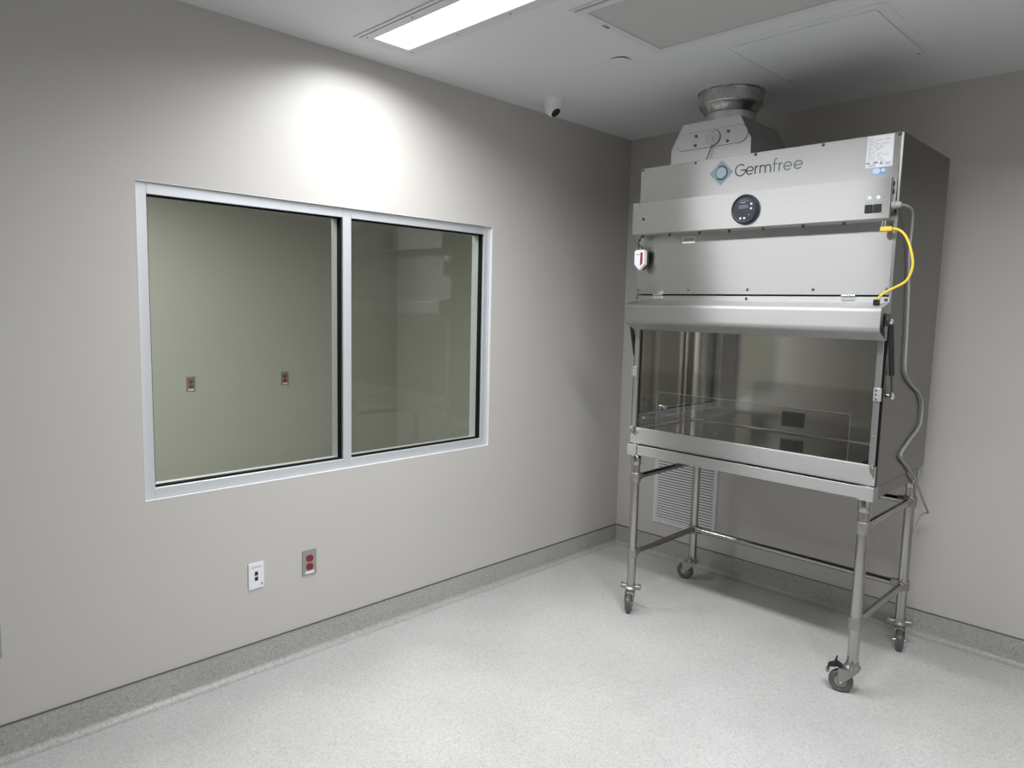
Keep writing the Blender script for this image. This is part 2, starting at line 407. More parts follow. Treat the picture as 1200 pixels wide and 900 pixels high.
# access panel
ax0, ax1, ay0, ay1 = 1.249, 1.925, -1.156, -0.485
t = thing('access_panel', 'square white access panel in the ceiling above the steel cabinet', 'access panel', ((ax0+ax1)/2, (ay0+ay1)/2, H))
b = bmesh.new(); rect_ring(b, ax0, ax1, ay0, ay1, 0.040, H-0.003, H)
obj('frame', b, M['ceiling'], t, smooth=False)
obj('door', box(ax0+0.045, ax1-0.045, ay0+0.045, ay1-0.045, H-0.005, H-0.0005, 0.001, 1), M['ceiling'], t, smooth=False)
sm = mesh_of('screw', lathe((0, 0, 0), (0, 0, -1), [(0, 0.007), (0.002, 0.006), (0.003, 0)], 12), M['chrome'])
for x in (ax0+0.06, ax1-0.06): inst('screw', sm, t, (x, ay1-0.058, H-0.005))

# concealed sprinkler cover
t = thing('sprinkler_cover', 'small round white sprinkler cover plate on the ceiling', 'sprinkler cover', (0.862, -1.292, H))
obj('cover_plate', lathe((0.862, -1.292, H-0.006), (0, 0, -1), [(0, 0.043), (0.0015, 0.043), (0.003, 0.040), (0.0032, 0)], 32), M['ceiling'], t)
obj('rim', lathe((0.862, -1.292, H), (0, 0, -1), [(0, 0.034), (0.006, 0.034)], 32), M['gasket'], t)

# turret camera
cc = Vector((0.228, -1.035, H))
t = thing('security_camera', 'white turret security camera with black lens on the ceiling', 'camera', cc)
bs = obj('base', lathe(cc, (0, 0, -1), [(0, 0.056), (0.006, 0.056), (0.012, 0.054), (0.04, 0.047), (0.052, 0.043), (0.055, 0.038)], 40), M['white'], t)
obj('screw', lathe(cc+Vector((0.05, -0.012, -0.008)), (0.9, -0.2, -0.35), [(0, 0.006), (0.003, 0.005), (0.0035, 0)], 12), M['black'], bs)
bc = cc+Vector((0.004, -0.002, -0.052)); nd = Vector((0.66, 0.06, -0.75)).normalized()
pr = [(-0.041*math.cos(math.radians(a)), 0.041*math.sin(math.radians(a))) for a in range(0, 136, 9)]
ball = obj('ball', lathe(bc, nd, pr, 40), M['white'], t)
zf = -0.041*math.cos(math.radians(135))
obj('lens', lathe(bc+nd*(zf+0.0002), nd, [(0, 0.0265), (0.002, 0.0265), (0.002, 0.020), (0.0005, 0.017), (0.0006, 0)], 32), M['black'], ball)

# ------------------------------------------------------------------ wall plates
def outlet(name, label, x, y, zc, kind, nx=1, group=None):
    """plate on a wall of normal +x (room side); y centre, zc centre"""
    t = thing(name, label, 'outlet' if kind != 'data' else 'data outlet', (x, y, zc), group)
    w2, h2 = 0.035, 0.0585
    pm = M['white'] if kind == 'data' else M['plate']
    pl = obj('cover_plate', box(x, x+0.006, y-w2, y+w2, zc-h2, zc+h2, 0.0028, 2), pm, t)
    if kind == 'data':
        for dz in (0.010, -0.013):
            obj('port', box(x+0.005, x+0.0072, y-0.0075, y+0.0075, zc+dz-0.009, zc+dz+0.009, 0.0008, 1), M['black'], t)
        obj('print', box(x+0.006, x+0.0063, y-0.022, y+0.024, zc+0.037, zc+0.041), M['ink'], pl, smooth=False)
        obj('sticker', box(x+0.006, x+0.0064, y+0.020, y+0.029, zc-0.046, zc-0.034), M['ink'], pl, smooth=False)
        obj('label_strip', box(x+0.006, x+0.0064, y-0.022, y+0.016, zc-0.046, zc-0.036), M['paper'], pl, smooth=False)
    elif kind == 'duplex':
        for dz in (0.0195, -0.0195):
            a = [(y+0.0180*math.cos(math.radians(q)), zc+dz+max(-0.0155, min(0.0155, 0.0180*math.sin(math.radians(q))))) for q in range(0, 360, 12)]
            r = obj('receptacle', prism(a, 0, x+0.005, x+0.0085, 0.0), M['red'], t)
            sb = box(x+0.0085, x+0.0088, y-0.008, y-0.006, zc+dz-0.002, zc+dz+0.007); box(x+0.0085, x+0.0088, y+0.006, y+0.008, zc+dz-0.002, zc+dz+0.006, bm=sb)
            cyl((x+0.0085, y, zc+dz-0.007), (x+0.0088, y, zc+dz-0.007), 0.0025, n=10, bm=sb)
            obj('slots', sb, M['black'], r, smooth=False)
        obj('label_strip', box(x+0.006, x+0.0064, y-0.022, y+0.022, zc-0.052, zc-0.040), M['paper'], pl, smooth=False)
    else:
        obj('blank_cover', box(x+0.005, x+0.0075, y-0.024, y+0.024, zc-0.042, zc+0.042, 0.002, 2), M['plate'], t)
    return t
outlet('data_outlet', 'white data outlet plate with two black ports below the window', 0, -2.625, 0.433, 'data')
outlet('power_outlet', 'steel plate with red duplex receptacle on the left wall below the window', 0, -2.369, 0.431, 'duplex', group='red power outlets')
outlet('wall_plate', 'steel wall plate cut off by the left edge of the photo', 0, -3.575, 0.435, 'blank')
outlet('power_outlet', 'red duplex outlet seen through the left window pane, nearer the window jamb', AX, -1.793, 0.955, 'duplex', group='red power outlets')
outlet('power_outlet', 'red duplex outlet seen through the left window pane, nearer the mullion', AX, -0.989, 0.958, 'duplex', group='red power outlets')

# ------------------------------------------------------------------ louvred wall vent
vx0, vx1, vz0, vz1 = 0.302, 0.760, 0.222, 0.680
t = thing('wall_vent', 'square white louvred return air vent low on the back wall behind the stand', 'vent', ((vx0+vx1)/2, 0, vz0))
fwid = 0.026
b = box(vx0, vx1, -0.008, 0, vz0, vz0+fwid, 0.0015, 1); box(vx0, vx1, -0.008, 0, vz1-fwid, vz1, 0.0015, 1, bm=b)
box(vx0, vx0+fwid, -0.008, 0, vz0+fwid, vz1-fwid, 0.0015, 1, bm=b); box(vx1-fwid, vx1, -0.008, 0, vz0+fwid, vz1-fwid, 0.0015, 1, bm=b)
obj('frame', b, M['whitepaint'], t)
obj('backing', box(vx0+fwid, vx1-fwid, -0.0015, 0, vz0+fwid, vz1-fwid), M['gasket'], t, smooth=False)
nsl = 23; pit = (vz1-vz0-2*fwid)/nsl
sl = mesh_of('slat', prism([(-0.0018, 0.0058), (-0.0030, 0.0062), (-0.0105, -0.0050), (-0.0092, -0.0054)], 0, vx0+fwid-(vx0+vx1)/2, vx1-fwid-(vx0+vx1)/2), M['whitepaint'], False)
for i in range(nsl): inst('slat', sl, t, ((vx0+vx1)/2, 0, vz0+fwid+pit*(i+0.5)))
sm = mesh_of('screw', lathe((0, 0, 0), (0, -1, 0), [(0, 0.005), (0.002, 0.004), (0.0025, 0)], 12), M['chrome'])
for x in (vx0+0.06, vx1-0.06): inst('screw', sm, t, (x, -0.008, vz0+0.013))

# ------------------------------------------------------------------ stand with casters
LX0, LX1, LY0, LY1 = 0.737, 1.893, -0.855, -0.222
CX0, CX1, CYF, CYB, CZ0, CZ1 = 0.690, 1.930, -0.850, -0.190, 0.915, 2.347
st = thing('cabinet_stand', 'tubular stainless steel stand on casters under the steel cabinet', 'stand', ((LX0+LX1)/2, (LY0+LY1)/2, 0))
# top frame
b = box(CX0+0.055, CX1-0.062, -0.868, -0.835, 0.858, 0.912, 0.002, 1)
obj('front_rail', b, M['steel'], st)
obj('back_rail', box(CX0+0.055, CX1-0.062, -0.225, -0.195, 0.858, 0.912, 0.002, 1), M['steel'], st)
for x in (CX0+0.006, CX1-0.036): obj('side_rail', box(x, x+0.030, -0.815, -0.245, 0.858, 0.912, 0.002, 1), M['steel_shaded'], st)
for x0, x1 in ((CX0-0.003, CX0+0.057), (CX1-0.064, CX1-0.002)):
    obj('corner_block', box(x0, x1, -0.874, -0.814, 0.853, 0.9148, 0.004, 2), M['steel'], st)
    obj('corner_block', box(x0, x1, -0.246, -0.186, 0.853, 0.9148, 0.004, 2), M['steel'], st)
ZU, ZL = 0.737, 0.318
collar_me = mesh_of('collar', lathe((0, 0, 0), (0, 0, 1), [(-0.026, 0.0235), (-0.026, 0.0268), (-0.023, 0.0285), (0.023, 0.0285), (0.026, 0.0268), (0.026, 0.0235)], 28), M['cast'])
sleeve_me = mesh_of('sleeve', lathe((0, 0, 0), (0, 0, 1), [(0, 0.0232), (0, 0.0262), (0.002, 0.0272), (0.048, 0.0272), (0.05, 0.026), (0.05, 0.0232)], 28), M['steel_tube'])
for x in (LX0, LX1):
    for y in (LY0, LY1):
        obj('leg', cyl((x, y, 0.142), (x, y, 0.856), 0.0228, n=28), M['steel_tube'], st)
        inst('sleeve', sleeve_me, st, (x, y, 0.805))
        inst('collar', collar_me, st, (x, y, ZU)); inst('collar', collar_me, st, (x, y, ZL))
    for z in (ZU, ZL):
        obj('side_brace', cyl((x, LY0+0.02, z), (x, LY1-0.02, z), 0.0162, n=20), M['steel_tube'], st)
        for y, s in ((LY0, 1), (LY1, -1)):
            obj('socket', lathe((x, y+s*0.022, z), (0, s, 0), [(0, 0.0205), (0.028, 0.0205), (0.030, 0.0185), (0.030, 0.0165)], 20), M['cast'], st)
            obj('set_screw', lathe((x, y+s*0.040, z-0.019), (0, 0, -1), [(0, 0.006), (0.006, 0.006), (0.006, 0)], 10), M['cast'], st)
for z in (ZU, ZL):
    obj('back_brace', cyl((LX0+0.02, LY1, z), (LX1-0.02, LY1, z), 0.0162, n=20), M['steel_tube'], st)
    for x, s in ((LX0, 1), (LX1, -1)):
        obj('socket', lathe((x+s*0.022, LY1, z), (s, 0, 0), [(0, 0.0205), (0.028, 0.0205), (0.030, 0.0185), (0.030, 0.0165)], 20), M['cast'], st)

WR = 0.050
def caster(x, y, dx, dy, brake):
    d = Vector((dx, dy, 0)).normalized(); ax = Vector((-d.y, d.x, 0)); o = Vector((x, y, 0))
    wc = o+d*0.040+Vector((0, 0, WR)); Z = Vector((0, 0, 1))
    ca = obj('caster', lathe(o+Vector((0, 0, 0.112)), (0, 0, 1), [(0, 0.030), (0.004, 0.034), (0.012, 0.034), (0.016, 0.030), (0.02, 0.026), (0.032, 0.026)], 24), M['cast'], st)
    # clamp ears with bolts
    for s in (-1, 1):
        eb = bmesh.new()
        e0 = o+ax*s*0.022+Vector((0, 0, 0.126)); e1 = o+ax*s*0.050+Vector((0, 0, 0.130))
        cyl(e0, e1, 0.014, 0.011, n=10, bm=eb)
        cyl(o+ax*s*0.047+Vector((0, 0, 0.116)), o+ax*s*0.047+Vector((0, 0, 0.146)), 0.008, n=8, bm=eb)
        obj('clamp_ear', eb, M['cast'], ca, smooth=True)
    # fork: two tapered side plates and a bridge
    fb = bmesh.new()
    for s in (-1, 1):
        off = ax*s*0.0215
        pts = [o-d*0.024+Z*0.112, o+d*0.050+Z*0.112, o+d*0.054+Z*0.102, wc+d*0.010+Z*0.002, wc+d*0.003-Z*0.009, wc-d*0.006-Z*0.006, o-d*0.016+Z*0.098]
        A = [fb.verts.new(p+off-ax*0.0018) for p in pts]; B = [fb.verts.new(p+off+ax*0.0018) for p in pts]
        for i in range(len(pts)): j = (i+1) % len(pts); fb.faces.new((A[i], A[j], B[j], B[i]))
        fb.faces.new(A[::-1]); fb.faces.new(B)
    A = []
    for zz in (0.106, 0.112):
        for a, c in ((-0.026, -1), (0.036, -1), (0.036, 1), (-0.026, 1)): A.append(fb.verts.new(o+d*a+ax*c*0.023+Z*zz))
    for f in ((0,1,2,3),(7,6,5,4),(0,4,5,1),(1,5,6,2),(2,6,7,3),(3,7,4,0)): fb.faces.new([A[i] for i in f])
    obj('fork', fb, M['cast'], ca, smooth=False)
    hw = 0.0145
    tp = [(-hw, 0.036), (-hw, 0.043), (-hw*0.75, 0.0475), (-hw*0.35, 0.0497), (0, WR), (hw*0.35, 0.0497), (hw*0.75, 0.0475), (hw, 0.043), (hw, 0.036)]
    obj('tire', lathe(wc, ax, tp, 40), M['tire'], ca)
    obj('hub', lathe(wc, ax, [(-hw-0.001, 0.010), (-hw-0.001, 0.024), (-hw+0.003, 0.027), (-hw+0.003, 0.034), (-hw-0.0008, 0.0365), (hw+0.0008, 0.0365), (hw-0.003, 0.034), (hw-0.003, 0.027), (hw+0.001, 0.024), (hw+0.001, 0.010)], 32), M['hub'], ca)
    obj('axle_bolt', lathe(wc-ax*0.028, ax, [(0, 0), (0, 0.005), (0.002, 0.0065), (0.054, 0.0065), (0.056, 0.005), (0.056, 0)], 12), M['chrome'], ca)
    if brake:
        pb = bmesh.new()
        pts = [o+d*0.040+Z*0.118, o+d*0.060+Z*0.128, o+d*0.092+Z*0.112, o+d*0.096+Z*0.104, o+d*0.060+Z*0.112]
        A = [pb.verts.new(p-ax*0.018) for p in pts]; B = [pb.verts.new(p+ax*0.018) for p in pts]
        for i in range(len(pts)): j = (i+1) % len(pts); pb.faces.new((A[i], A[j], B[j], B[i]))
        pb.faces.new(A[::-1]); pb.faces.new(B)
        tip = [o+d*0.058+Z*0.150, o+d*0.064+Z*0.150, o+d*0.074+Z*0.118, o+d*0.066+Z*0.116]
        A = [pb.verts.new(p-ax*0.016) for p in tip]; B = [pb.verts.new(p+ax*0.016) for p in tip]
        for i in range(4): j = (i+1) % 4; pb.faces.new((A[i], A[j], B[j], B[i]))
        pb.faces.new(A[::-1]); pb.faces.new(B)
        k = obj('brake_pedal', pb, M['black'], ca, smooth=False); k['label'] = 'black brake pedal'
        obj('brake_bolt', lathe(wc+d*0.054+Z*0.036-ax*0.02, ax, [(0, 0), (0, 0.007), (0.04, 0.007), (0.04, 0)], 8), M['cast'], ca)
    return ca
caster(LX1, LY0, -0.95, -0.30, True)
caster(LX0, LY0, 0.42, -0.91, False)
caster(LX0, LY1, -0.98, -0.20, False)
caster(LX1, LY1, 0.36, -0.93, False)

# ------------------------------------------------------------------ steel cabinet
cb = thing('biosafety_cabinet', 'large brushed stainless steel safety cabinet with glass sash and lettered front', 'cabinet', ((CX0+CX1)/2, (CYF+CYB)/2, CZ0))
IX0, IX1, IYB, IZ0, IZ1 = CX0+0.032, CX1-0.030, -0.300, 0.985, 1.640
TH = 0.024
obj('side_panel', box(CX0, CX0+TH, CYF+0.002, CYB, CZ0, CZ1, 0.002, 1), M['steel_shaded'], cb)
obj('side_panel', box(CX1-TH, CX1, CYF+0.002, CYB, CZ0, CZ1, 0.002, 1), M['steel_shaded'], cb)
obj('top_panel', box(CX0+TH, CX1-TH, CYF+0.004, CYB, CZ1-0.02, CZ1-0.001), M['steel'], cb, smooth=False)
obj('back_panel', box(CX0+TH, CX1-TH, CYB-0.02, CYB, CZ0, CZ1-0.02), M['steel'], cb, smooth=False)
obj('base_pan', box(CX0+TH, CX1-TH, CYF+0.004, CYB-0.02, CZ0, CZ0+0.02), M['steel'], cb, smooth=False)
# coved inner chamber: rounded back corners, floor and roof
def chamber():
    b = bmesh.new(); rc = 0.10; yo = CYF+0.030
    def ring(inset, z):
        x0, x1, yb = IX0+inset, IX1-inset, IYB-inset; r = rc
        pts = [(x0, yo)]
        pts += [(x0+r-r*math.cos(math.radians(a)), yb-r+r*math.sin(math.radians(a))) for a in range(0, 91, 9)]
        pts += [(x1-r+r*math.sin(math.radians(a)), yb-r+r*math.cos(math.radians(a))) for a in range(0, 91, 9)]
        pts += [(x1, yo)]
        return [b.verts.new((px, py, z)) for px, py in pts]
    rf = 0.022; rt_ = 0.10; R_ = []
    for a in range(90, -1, -15):
        R_.append(ring(rf-rf*math.cos(math.radians(a)), IZ0+rf-rf*math.sin(math.radians(a))))
    for a in range(0, 91, 15):
        R_.append(ring(rt_-rt_*math.cos(math.radians(a)), IZ1-rt_+rt_*math.sin(math.radians(a))))
    for A, B in zip(R_, R_[1:]):
        for i in range(len(A)-1): b.faces.new((A[i], A[i+1], B[i+1], B[i]))
    b.faces.new(R_[0]); b.faces.new(R_[-1][::-1])
    return b
obj('inner_chamber', chamber(), M['steel_in'], cb)
ws = obj('work_surface', box(IX0+0.060, IX1-0.060, CYF+0.055, IYB-0.070, IZ0+0.003, IZ0+0.012, 0.004, 2), M['steel_in'], cb)
# outlet on the inner back wall
op = obj('inner_outlet', box(1.272, 1.390, IYB-0.010, IYB-0.001, 1.031, 1.109, 0.003, 2), M['navy2'], cb)
op['label'] = 'black double outlet plate on the inner back wall'
obj('receptacle', box(1.287, 1.310, IYB-0.015, IYB-0.009, 1.045, 1.094, 0.003, 1), M['black'], op)
obj('receptacle', box(1.320, 1.346, IYB-0.015, IYB-0.009, 1.045, 1.094, 0.003, 1), M['black'], op)
obj('receptacle', box(1.355, 1.376, IYB-0.015, IYB-0.009, 1.045, 1.094, 0.003, 1), M['black'], op)
# service valve on the inner left wall
vk = obj('service_valve', lathe((IX0, -0.600, 1.090), (1, 0, 0), [(0, 0.026), (0.004, 0.026), (0.006, 0.020), (0.012, 0.020), (0.016, 0.016), (0.018, 0.0)], 20), M['chrome'], cb)
obj('knob_cap', lathe((IX0+0.0178, -0.600, 1.090), (1, 0, 0), [(0, 0.010), (0.006, 0.009), (0.008, 0)], 16), M['emblem'], vk)
obj('drain_plug', lathe((IX0, -0.775, 1.045), (1, 0, 0), [(0, 0.010), (0.004, 0.010), (0.005, 0.006), (0.005, 0)], 14), M['chrome'], cb)

# front panels
PZ0, PZ1 = 1.7075, 2.030
lp = obj('upper_panel', box(CX0+0.001, CX1-0.012, CYF-0.002, CYF+0.012, 2.120, CZ1, 0.0012, 1), M['steel'], cb)
mp_ = obj('middle_panel', box(CX0+0.002, CX1-0.010, CYF-0.002, CYF+0.010, PZ0, PZ1, 0.0012, 1), M['steel'], cb)
obj('edge_strip', box(CX1-0.010, CX1-0.0005, CYF-0.001, CYF+0.012, 1.61, CZ1-0.002, 0.001, 1), M['strip'], cb)
obj('backing_strip', box(CX0+0.004, CX1-0.012, CYF+0.004, CYF+0.012, 1.60, PZ0, 0.0), M['gasket'], cb, smooth=False)
# lower front panel with rolled top lip
fp = obj('lower_panel', box(CX0+0.001, CX1-0.006, CYF-0.003, CYF+0.020, CZ0+0.003, 1.000, 0.002, 2), M['steel'], cb)
obj('lip', cyl((CX0+0.030, CYF+0.002, 1.0005), (CX1-0.034, CYF+0.002, 1.0005), 0.004, n=12), M['steel'], fp)
# sash: hood, pane, side strips
hood_prof = [(-0.852, 1.700), (-0.857, 1.699), (-0.859, 1.676), (-0.925, 1.660)]
hood_prof += [(-0.930-0.022*math.sin(math.radians(a)), 1.637+0.022*math.cos(math.radians(a))) for a in (12, 30, 50, 70, 90)]
hood_prof += [(-0.953, 1.578), (-0.951, 1.566), (-0.944, 1.557), (-0.930, 1.551), (-0.864, 1.523), (-0.852, 1.523)]
hd = obj('sash_hood', prism(hood_prof, 0, CX0+0.005, CX1-0.003), M['steel'], cb)
GX0, GX1, GZ0, GZ1 = CX0+0.034, CX1-0.036, 1.006, 1.524
obj('sash_glass', box(GX0, GX1, -0.852, -0.846, GZ0, GZ1), M['sglass'], cb, smooth=False)
cg = obj('closure_glass', box(0.838, 1.800, -0.836, -0.831, 1.000, 1.203), M['cglass'], cb, smooth=False)
eb_ = box(0.836, 1.802, -0.8365, -0.8305, 1.2032, 1.2052); box(0.836, 0.8378, -0.8365, -0.8305, 1.000, 1.2032, bm=eb_); box(1.8002, 1.802, -0.8365, -0.8305, 1.000, 1.2032, bm=eb_)
obj('glass_edge', eb_, M['lcd'], cg, smooth=False)
for x0, x1 in ((CX0+0.010, GX0), (GX1, CX1-0.011)):
    sp = obj('sash_strip', box(x0, x1, -0.858, -0.843, GZ0, GZ1, 0.0012, 1), M['strip'], cb)
    xe = x0-0.006 if x0 < 1 else x1
    obj('seal', box(xe, xe+0.006, -0.853, -0.840, GZ0, GZ1), M['gasket'], sp, smooth=False)
    xm = (x0+x1)/2 + (0.004 if x0 > 1 else -0.004)
    cl = obj('sash_clamp', box(xm-0.015, xm+0.015, -0.868, -0.857, 1.275, 1.330, 0.001, 1), M['steel_dull'], cb)
    for zz in (1.285, 1.303, 1.320): obj('screw', lathe((xm-0.004, -0.868, zz), (0, -1, 0), [(0, 0.0055), (0.003, 0.005), (0.004, 0)], 10), M['chrome'], cl)
    lt = obj('latch', box(xm-0.006, xm+0.006, -0.868, -0.852, 0.972, 1.008, 0.002, 1), M['cast'], cb)
    obj('latch_loop', tube([(xm-0.007, -0.868, 0.990), (xm-0.007, -0.878, 1.000), (xm, -0.880, 1.010), (xm+0.007, -0.878, 1.000), (xm+0.007, -0.868, 0.990)], 0.0022, 8), M['chrome'], lt)
    obj('rivet', lathe((xm-0.004, -0.858, 1.125), (0, -1, 0), [(0, 0.004), (0.002, 0.003), (0.002, 0)], 10), M['chrome'], sp)
# hinges of the hood
for x in (0.829, 1.765):
    hg = obj('hinge', box(x-0.028, x+0.028, -0.8625, -0.853, 1.684, 1.697, 0.001, 1), M['steel_dull'], hd)
    obj('hinge_pin', cyl((x-0.028, -0.858, 1.704), (x+0.028, -0.858, 1.704), 0.0045, n=12), M['chrome'], hd)
    obj('hinge_leaf', box(x-0.004, x+0.028, -0.8555, -0.852, 1.706, 1.722, 0.001, 1), M['steel_dull'], mp_)
# bolts
bolt_me = mesh_of('bolt', lathe((0, 0, 0), (0, -1, 0), [(0, 0.0062), (0.0015, 0.0066), (0.0035, 0.0055), (0.005, 0.003), (0.0053, 0)], 14), M['bolt'])
for x in (0.703, 1.006, 1.313, 1.616, 1.915): inst('bolt', bolt_me, lp, (x, CYF-0.002, 2.338))
for x in (0.700, 1.001, 1.311, 1.614, 1.912): inst('bolt', bolt_me, mp_, (x, CYF-0.002, 1.730))
inst('bolt', bolt_me, mp_, (1.912, CYF-0.002, 1.985)); inst('bolt', bolt_me, mp_, (0.700, CYF-0.002, 1.985))
for x in (0.702, 1.311, 1.913): inst('bolt', bolt_me, hd, (x, -0.858, 1.688))
# control box
BX0, BX1, BY, BZ0, BZ1 = 0.701, 1.919, -0.925, 2.006, 2.164
ct = obj('control_box', prism([(BY, BZ0), (CYF-0.002, BZ0-0.004), (CYF-0.002, BZ1+0.003), (BY, BZ1)], 0, BX0, BX1, 0.0018), M['steel'], cb)
for x in (0.74, 0.885, 1.045, 1.215, 1.39, 1.57, 1.745): 
    obj('bolt', lathe((x, -0.885, BZ1+0.0005), (0, 0, 1), [(0, 0.007), (0.004, 0.0065), (0.006, 0.003), (0.006, 0)], 12), M['bolt'], ct)
for x in (0.745, 0.905, 1.07, 1.225, 1.39, 1.57, 1.74):
    obj('bolt', lathe((x, -0.893, BZ0-0.0015), (0, 0, -1), [(0, 0.006), (0.012, 0.006), (0.014, 0.004), (0.014, 0)], 12), M['bolt'], ct)
obj('indicator_hole', lathe((0.768, BY+0.0008, 2.080), (0, -1, 0), [(0, 0.008), (0.0016, 0.008), (0.0016, 0)], 16), M['black'], ct)
for k, zc in enumerate((2.142, 2.112, 2.026)):
    a = [(-0.888+0.009*math.cos(math.radians(q)), zc+0.011*math.sin(math.radians(q))) for q in range(0, 360, 20)]
    obj('side_port', prism(a, 0, BX1-0.001, BX1+0.0015), M['black'], ct)
# pressure gauge
gc = Vector((1.318, BY, 2.0855))
ga = obj('gauge', lathe(gc+Vector((0, 0.0005, 0)), (0, -1, 0), [(0, 0.066), (0.010, 0.066), (0.015, 0.063), (0.016, 0.060), (0.012, 0.055), (0.011, 0.0)], 56), M['navy'], cb)
ga['label'] = 'round black digital pressure gauge'
fy = BY-0.0107
obj('gauge_face', lathe((gc.x, fy, gc.z), (0, -1, 0), [(0, 0.052), (0.0015, 0.052), (0.0018, 0.0505), (0.0018, 0)], 48), M['navy2'], ga)
fy -= 0.0018
obj('display', box(gc.x-0.028, gc.x+0.017, fy-0.001, fy+0.0002, gc.z+0.002, gc.z+0.019), M['lcd'], ga, smooth=False)
for dx, dz in ((0.031, 0.021), (0.031, 0.001), (-0.018, -0.040), (0.001, -0.040)):
    obj('button', lathe((gc.x+dx, fy, gc.z+dz), (0, -1, 0), [(0, 0.0052), (0.0015, 0.0045), (0.0018, 0)], 16), M['white'], ga)
obj('print', ribbon([[(gc.x-0.020, gc.z+0.029), (gc.x+0.004, gc.z+0.030)]], 0.004, fy, 0.0004), M['ink'], ga, smooth=False)
obj('print', ribbon([[(gc.x+0.016, gc.z-0.026), (gc.x+0.029, gc.z-0.0255)]], 0.0022, fy, 0.0004), M['ink'], ga, smooth=False)
obj('print', ribbon([arc(gc.x-0.004, gc.z+0.010, 0.036, 40, 140, 16, 0.030)], 0.0015, fy, 0.0004), M['ink'], ga, smooth=False)
# switches and lamps
for x in (1.8435, 1.876):
    sw = obj('rocker_switch', box(x-0.0145, x+0.0145, BY-0.006, BY+0.001, 2.030, 2.062, 0.0015, 1), M['black'], ct)
    obj('indicator_lamp', lathe((x, BY, 2.088), (0, -1, 0), [(0, 0.0075), (0.002, 0.0075), (0.002, 0.0052), (0.0045, 0.0045), (0.006, 0.002), (0.006, 0)], 18), M['white'], ct)
    obj('print', ribbon([[(x-0.014, 2.0695), (x+0.011, 2.0695)]], 0.004, BY, 0.0003), M['ink'], ct, smooth=False)

# lettering on the upper panel
LYP = CYF-0.002; SW = 0.0053; LX = 1.2165; BZ = 2.2515; XH = 0.037
def letter_e(x, wd=0.039):
    r = wd/2-SW/2; c = x+wd/2; zc = BZ+XH/2; rz = XH/2-SW/2+0.001
    return [[(c-r, zc-0.0005), (c+r, zc-0.0005)], arc(c, zc, r, 0, 318, 26, rz)]
def letter_r(x): return [[(x+SW/2, BZ), (x+SW/2, BZ+XH)], arc(x+SW/2+0.013, BZ+XH-SW/2-0.0135, 0.013, 180, 85, 9)]
def letter_m(x):
    o = [[(x+SW/2, BZ), (x+SW/2, BZ+XH)]]
    for k in range(2):
        a = x+SW/2+0.0245*k; o.append(arc(a+0.01225, BZ+XH-SW/2-0.0125, 0.01225, 180, 0, 12)+[(a+0.0245, BZ)])
    return o
def letter_G(x):
    r = 0.0252; c = x+r+SW/2-0.001; zc = BZ+r
    return [arc(c, zc, r, 48, 360, 30)+[(c+r, zc-0.001)], [(c+0.001, zc-0.0005), (c+r+SW/2, zc-0.0005)]]
def letter_f(x): return [[(x+0.009, BZ)]+[(x+0.009, BZ+0.044)]+arc(x+0.009+0.011, BZ+0.046, 0.011, 170, 80, 8), [(x, BZ+XH-SW/2), (x+0.022, BZ+XH-SW/2)]]
for pth, mk in ((letter_G(LX), 'letter_d'), (letter_e(LX+0.0535), 'letter_d'), (letter_r(LX+0.0965), 'letter_d'), (letter_m(LX+0.1195), 'letter_d'),
                (letter_f(LX+0.1795), 'letter_l'), (letter_r(LX+0.2085), 'letter_l'), (letter_e(LX+0.2300), 'letter_l'), (letter_e(LX+0.2760, 0.041), 'letter_l')):
    obj('letter', ribbon(pth, SW, LYP), M[mk], lp, smooth=False)
ec = (1.146, 2.2755)
em = obj('emblem', prism([(ec[0], ec[1]+0.059), (ec[0]-0.061, ec[1]), (ec[0], ec[1]-0.059), (ec[0]+0.061, ec[1])], 1, LYP-0.0008, LYP+0.0002), M['emblem'], lp, smooth=False)
em['label'] = 'pale blue diamond emblem with a swirl'
obj('emblem_disc', ribbon([arc(ec[0], ec[1], 0.0125, 0, 360, 30)], 0.024, LYP-0.0008, 0.0004), M['emblem2'], lp, smooth=False)
obj('emblem_swirl', ribbon([[(ec[0]+(0.031)*math.cos(math.radians(a)), ec[1]+0.031*math.sin(math.radians(a))) for a in range(-130, 121, 8)]], 0.0055, LYP-0.0008, 0.0006), M['letter_d'], lp, smooth=False)
obj('emblem_swirl', ribbon([[((ec[0]-0.002)+0.0265*math.cos(math.radians(a)), ec[1]+0.0265*math.sin(math.radians(a))) for a in range(110, 330, 8)]], 0.0035, LYP-0.0008, 0.0006), M['letter_l'], lp, smooth=False)
# labels
sh = obj('label_sheet', box(1.7935, 1.8945, LYP-0.0007, LYP, 2.219, 2.345), M['paper'], lp, smooth=False)
sh['label'] = 'white printed label sheet at the top right'
b = bmesh.new()
random.seed(3)
for i in range(13):
    z = 2.334-i*0.0075; x = 1.799
    for k in range(random.randint(1, 3)):
        ln = random.uniform(0.010, 0.030)
        if x+ln > 1.888: break
        merge(b, ribbon([[(x, z), (x+ln, z)]], 0.0018, LYP-0.0007, 0.0002)); x += ln+random.uniform(0.003, 0.012)
for k in range(4): merge(b, ribbon([[(1.866, 2.226+k*0.0035), (1.890, 2.226+k*0.0035)]], 0.0018, LYP-0.0007, 0.0002))
for k in range(4): merge(b, ribbon([[(1.803, 2.2225+k*0.0033), (1.832, 2.2225+k*0.0033)]], 0.0016, LYP-0.0007, 0.0002))
obj('label_print', b, M['ink'], lp, smooth=False)
b = ribbon([[(1.7945, 2.2375), (1.809, 2.2375)]], 0.004, LYP-0.0007, 0.0002); merge(b, ribbon([[(1.822, 2.2375), (1.840, 2.2375)]], 0.004, LYP-0.0007, 0.0002))
